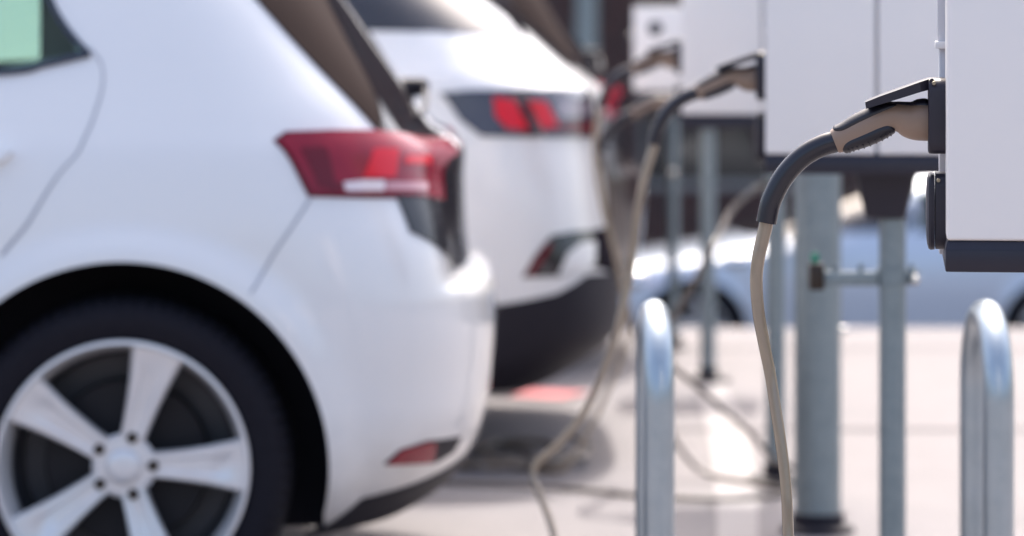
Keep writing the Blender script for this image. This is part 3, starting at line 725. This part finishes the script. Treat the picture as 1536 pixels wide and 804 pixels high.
def hpatch(name, t0, t1, fn, m, parent, off=0.0012, nt_=28, na=22, inset=0.0006):
    """strip of the handle from t0 to t1; fn(s) -> (angle from, angle to) in degrees"""
    V = []; Fc = []; n = na + 1
    for i in range(nt_ + 1):
        s_ = i / nt_; a0, a1 = fn(s_)
        for j in range(n):
            e = min(min(i, nt_ - i) / 2, min(j, na - j) / 2, 1.0)
            V.append(hsurf(t0 + (t1 - t0) * s_, math.radians(a0 + (a1 - a0) * j / na), -inset + (off + inset) * math.sqrt(e)))
    for i in range(nt_):
        for j in range(na): Fc.append((i * n + j, i * n + j + 1, (i + 1) * n + j + 1, (i + 1) * n + j))
    return pmesh(name, V, Fc, m, parent, sharp=0)
ease = lambda s: math.sqrt(max(0.0, 1 - (2 * s - 1) ** 4))
BOOT = [(1262, 209), (1252, 213.5), (1240, 217), (1222, 225), (1205, 236), (1189, 251), (1175, 269), (1164, 289), (1156, 309), (1150.5, 336)]
def make_plug(root):
    R = []
    N = len(hc)
    for i in range(N): R.append([hsurf(i / (N - 1), 2 * math.pi * j / 40) for j in range(40)])
    h = rings('plug_handle', R, 'brown_plastic', root, sharp=50)
    # latch cover on top near the socket
    hpatch('latch_cover', 0.02, 0.42, lambda s: (90 - (50 - 26 * s) * ease(s * .5 + .25), 90 + (50 - 26 * s) * ease(s * .5 + .25)), 'charcoal', h, 0.0016)
    hpatch('thumb_rest', 0.36, 0.93, lambda s: (90 - 66 * ease(0.04 + s * .94), 90 + 66 * ease(0.04 + s * .94)), 'grip_black', h, 0.0022)
    g = hpatch('finger_grip', 0.385, 0.915, lambda s: (270 - 76 * ease(0.03 + s * .94), 270 + 76 * ease(0.03 + s * .94)), 'grip_black', h, 0.0030)
    for k in range(9):                      # ribs on the finger grip
        t_ = 0.47 + 0.045 * k
        P_ = [hsurf(t_, math.radians(a), 0.0030) for a in range(226, 316, 8)]
        tube('grip_rib', P_, 0.0012, 'grip_black', g, 6, 2)
    bp = [lpx(x, y) for x, y in BOOT]
    def br(s):
        r = 0.0142 - 0.0012 * s
        return r
    b = tube('boot', bp, br, 'charcoal_rubber', root, 24, 6)
    return h
def stn(k): return POLE + Vector((0, k * STEP, 0))
def cable(k, label, path, dz=0.0, src=None, m='cord_beige', rad=lambda q: 0.0094 - 0.0021 * min(1, q / 0.35)):
    root = empty('charging_cable', stn(k) + Vector((0, 0, dz)))
    if src is None: make_plug(root)
    else:
        for o in src.children:
            if not o.name.startswith('cord'): copy_tree(o, root)
    inv = -(stn(k) + Vector((0, 0, dz)))
    st = lpx(1152.5, 326); st2_ = lpx(1149, 345)
    pts = [st, st2_] + [Vector(p) + inv for p in path]
    tube('cord', pts, rad, m, root, 16, 8)
    tag(root, label, 'charging cable', 'charging cables')
    return root
y1 = 4.577
cab1 = cable(0, 'sharp beige charging cable with brown and black plug under an open lid', [px(1143, 362, y1), px(1137.5, 388, y1), px(1134.5, 422, y1), px(1138, 470, y1), px(1147, 520, y1), px(1155.5, 562, y1), px(1163, 610, y1 - .005), px(1169.5, 652, y1 - .01), px(1176, 702, y1 - .015), px(1180.5, 752, y1 - .02), px(1184, 840, y1 - .03),
     (0.43, 4.50, 0.40), (0.43, 4.48, 0.2), (0.40, 4.47, 0.06), (0.28, 4.50, 0.012), (0.05, 4.62, 0.010), (-0.3, 5.0, 0.010), (-0.9, 5.6, 0.010), (-1.6, 6.2, 0.010), (-2.4, 6.5, 0.010)])
y2 = 7.147
cab2 = cable(1, 'beige charging cable hanging from the box on the clamped pole', [px(968, 262, y2), px(957, 310, y2), px(952, 350, y2), px(945, 410, y2), px(930, 480, y2), px(908, 550, y2 + .02), px(875, 620, y2 + .04), px(835, 668, y2 + .06), px(806, 694, y2 + .08), px(800, 716, y2 + .08), px(812, 748, y2 + .06), px(830, 800, y2 + .02),
     (0.21, 7.1, 0.12), (0.20, 7.05, 0.02), (0.10, 6.95, 0.011), (-0.15, 6.8, 0.010), (-0.6, 6.75, 0.010), (-1.4, 6.9, 0.010)], src=cab1)
y3 = 9.717
cab3 = cable(2, 'pale charging cable from the upper socket of the two cable box', [px(893, 205, y3), px(896, 260, y3), px(905, 310, y3), px(918, 360, y3), px(932, 420, y3), px(940, 480, y3), px(930, 540, y3 + .05), px(905, 600, y3 + .05), px(880, 650, y3 + .02), (0.30, 9.72, 0.03), (0.22, 9.85, 0.010), (0.08, 9.95, 0.010), (-0.1, 9.8, 0.010), (-0.5, 9.6, 0.010)], src=cab1)
cab4 = cable(2, 'dark charging cable from the lower socket of the two cable box', [(0.415, 9.70, 0.80), (0.44, 9.74, 0.60), (0.50, 9.76, 0.36), (0.57, 9.76, 0.16), (0.66, 9.72, 0.03), (0.78, 9.6, 0.010), (0.88, 9.40, 0.010), (0.70, 9.26, 0.010), (0.48, 9.33, 0.010), (0.2, 9.52, 0.010), (-0.3, 9.62, 0.010)], dz=-142 * SK, src=cab1, m='cord_dark')
# loose charging leads lying on the paving and over the pole feet
def lead(name, label, pts, r=0.010, m='cord_beige'):
    o = tube(name, pts, r, m, None, 12, 8); tag(o, label, 'lead', 'loose leads'); return o
lead('loose_lead', 'loose beige lead slung diagonally from a pole down past the steel hoop', [stn(2) + Vector((-0.015, -0.02, 0.80)), stn(2) + Vector((-0.06, -0.06, 0.79)), px(1100, 312, 9.15), px(1082, 345, 9.0), px(1066, 375, 8.9), px(1040, 425, 8.9), px(1012, 475, 8.95), px(992, 520, 9.0), px(1004, 545, 9.1), px(1040, 575, 9.25), px(1080, 610, 9.4), px(1125, 648, 9.5), px(1160, 690, 9.55), (0.90, 9.60, 0.05), (1.0, 9.55, 0.0115)], 0.0075, 'cord_dark')
coil = [(0.10 + 0.13 * math.cos(a) + 0.012 * a, 10.05 + 0.28 * math.sin(a) + 0.02 * math.sin(3 * a), 0.011 + 0.0022 * a + 0.008 * math.sin(5 * a) ** 2) for a in np.linspace(0.4, 13.5, 44)]
lead('loose_lead', 'tangled dark lead coiled on the paving behind the hatchback bumper', coil, 0.009, 'cord_dark')

# ------------------------------------------------------------------ steel hoops
def hoop(xc, y0, y1_, ztop, label, r=0.0265):
    root = empty('steel_hoop', (xc, (y0 + y1_) / 2, 0)); R_ = (y1_ - y0) / 2; pts = [(0, -R_, 0.01), (0, -R_, 0.3), (0, -R_, ztop - r - R_)]
    pts += [(0, -R_ * math.cos(a), ztop - r - R_ + R_ * math.sin(a)) for a in np.linspace(0, math.pi, 41)[1:-1]] + [(0, R_, ztop - r - R_), (0, R_, 0.3), (0, R_, 0.01)]
    tube('hoop_tube', pts, r, 'polished_steel', root, 28, 1, smooth=False)
    for yy in (-R_, R_):
        f = lathe('foot_plate', [(0.001, 0.012), (0.031, 0.012), (0.06, 0.010), (0.062, 0.0)], 'galvanised', root, 28, axis='z'); f.location = (0, yy, 0)
    return tag(root, label, 'bollard', 'steel hoops guarding the chargers')
hoop(0.350, 6.12, 6.40, 0.768, 'galvanised steel hoop standing closest to the hatchback bumper')
hoop(0.927, 6.12, 6.40, 0.768, 'galvanised steel hoop standing beneath the charging box row')

# ------------------------------------------------------------------ thick post, thin post, clamp
def post(name, p, r, h, m, label, collar=True):
    root = empty(name, (p[0], p[1], 0))
    lathe('shaft', [(r, 0.02), (r, h)], m, root, 40, axis='z', cap=True)
    lathe('cap', [(r + 0.003, h - 0.03), (r + 0.003, h + 0.004), (r * 0.6, h + 0.02), (0.001, h + 0.025)], 'black_plastic', root, 40, axis='z')
    lathe('base_collar', [(r + 0.035, 0.0), (r + 0.033, 0.012), (r + 0.008, 0.02), (r + 0.006, 0.045), (r, 0.047)], 'black_plastic', root, 40, axis='z')
    return tag(root, label, 'post')
pst = post('steel_post', (0.886, 8.76), 0.057, 1.52, 'galvanised', 'thick galvanised steel post with black base collar behind the clamped pole')
for z in (1.28 - 487 * 8.76 / F, 0.9):
    b = lathe('bolt', [(0.001, 0.020), (0.007, 0.019), (0.009, 0.015), (0.009, -0.005)], 'bolt_steel', pst, 16, axis='x'); b.location = (0.056, -0.005, z)
thin = post('steel_post', (0.82, 13.45), 0.022, 1.02, 'galvanised', 'thin galvanised post near the far paving edge with shiny bolt')
b = lathe('bolt', [(0.001, -0.030), (0.012, -0.028), (0.016, -0.018), (0.016, 0.0)], 'bolt_steel', thin, 16, axis='y'); b.location = (0, -0.018, 1.28 - 250 * 13.45 / F)

# clamp bracket on the pole of the second charger
p2 = stn(1); zc = 1.28 - 407 * p2.y / F
cl = empty('pole_clamp', (p2.x, p2.y, zc))
lathe('collar', [(0.0266, -0.016), (0.031, -0.016), (0.031, 0.016), (0.0266, 0.016)], 'galvanised', cl, 32, axis='z')
box('arm', (-0.135, -0.012, -0.018), (-0.030, 0.012, 0.010), 'galvanised', cl, 0.002)
box('flange', (0.030, -0.006, -0.016), (0.052, 0.006, 0.014), 'galvanised', cl, 0.002)
box('lock_block', (-0.165, -0.018, -0.026), (-0.135, 0.018, 0.026), 'lug_brown', cl, 0.004)
box('lock_tag', (-0.160, -0.008, 0.027), (-0.145, 0.008, 0.048), 'tag_green', cl, 0.003)
for dx in (0.038, -0.062, -0.112):
    b = lathe('bolt', [(0.001, 0.016), (0.004, 0.0155), (0.0052, 0.013), (0.0052, 0.0)], 'galvanised', cl, 6, axis='z'); b.location = (dx, 0, 0.010)
b = lathe('bolt', [(0.001, -0.024), (0.007, -0.022), (0.009, -0.018), (0.009, 0.0)], 'bolt_steel', cl, 12, axis='y'); b.location = (0.042, -0.006, -0.004)
tag(cl, 'galvanised clamp with bolts and small green tag around the charger pole', 'clamp')

# ------------------------------------------------------------------ street beyond: lamp post and brick building
lp = empty('street_lamp', (1.11, 30.0, -1.42))
lathe('shaft', [(0.13, 0.0), (0.13, 0.9), (0.105, 1.0), (0.06, 6.5)], 'lamp_grey', lp, 24, axis='z', cap=True)
tube('arm', [(0, 0, 6.4), (0, -0.3, 6.7), (0, -1.1, 6.8)], 0.04, 'lamp_grey', lp, 10)
box('lamp_head', (-0.12, -1.7, 6.76), (0.12, -1.0, 6.88), 'lamp_grey', lp, 0.03)
tag(lp, 'grey street lamp column in front of the brown brick building', 'lamp')

bd = empty('brick_building', (0, 35, -1.42))
def wall_with_openings(x0, x1, z1, ops, y=0, th=0.35):
    xs = sorted({x0, x1, *[o[0] for o in ops], *[o[1] for o in ops]}); V = []; Fc = []
    def quad(a): 
        k = len(V); V.extend(a); Fc.append((k, k + 1, k + 2, k + 3))
    for a, b in zip(xs[:-1], xs[1:]):
        col = sorted([(o[2], o[3]) for o in ops if o[0] <= a and o[1] >= b]); z = 0
        for lo, hi in col + [(z1, z1)]:
            if lo > z: quad([(a, y, z), (b, y, z), (b, y, lo), (a, y, lo)])
            z = hi
    for a, b, lo, hi in ops:
        quad([(a, y, lo), (b, y, lo), (b, y + th, lo), (a, y + th, lo)]); quad([(a, y, hi), (a, y + th, hi), (b, y + th, hi), (b, y, hi)])
        quad([(a, y, lo), (a, y + th, lo), (a, y + th, hi), (a, y, hi)]); quad([(b, y, lo), (b, y, hi), (b, y + th, hi), (b, y + th, lo)])
    for p in ([(x0, y, 0), (x0, y, z1), (x0, y + 12, z1), (x0, y + 12, 0)], [(x1, y, 0), (x1, y + 12, 0), (x1, y + 12, z1), (x1, y, z1)], [(x0, y + 12, 0), (x0, y + 12, z1), (x1, y + 12, z1), (x1, y + 12, 0)]): quad(p)
    return pmesh('wall', V, Fc, 'brick', bd, smooth=False)
ops = [(-18 + 3.3 * i, -16.2 + 3.3 * i, 0.9 + 3.1 * j, 2.7 + 3.1 * j) for i in range(15) for j in range(3)]
wall_with_openings(-20, 32, 9.6, ops)
for a, b_, lo_, hi_ in ops:
    f = pmesh('window', [(a, .25, lo_), (b_, .25, lo_), (b_, .25, hi_), (a, .25, hi_), (a + .08, .25, lo_ + .08), (b_ - .08, .25, lo_ + .08), (b_ - .08, .25, hi_ - .08), (a + .08, .25, hi_ - .08)],
              [(0, 1, 5, 4), (1, 2, 6, 5), (2, 3, 7, 6), (3, 0, 4, 7)], 'frame_pale', bd, smooth=False)
    pmesh('pane', [(a + .08, .28, lo_ + .08), (b_ - .08, .28, lo_ + .08), (b_ - .08, .28, hi_ - .08), (a + .08, .28, hi_ - .08)], [(0, 1, 2, 3)], 'window_dark', f, smooth=False)
box('roof', (-20.4, -0.4, 9.6), (32.4, 12.4, 10.0), 'roof_dark', bd, 0.02)
tag(bd, 'long brown brick building across the lower street', 'building')
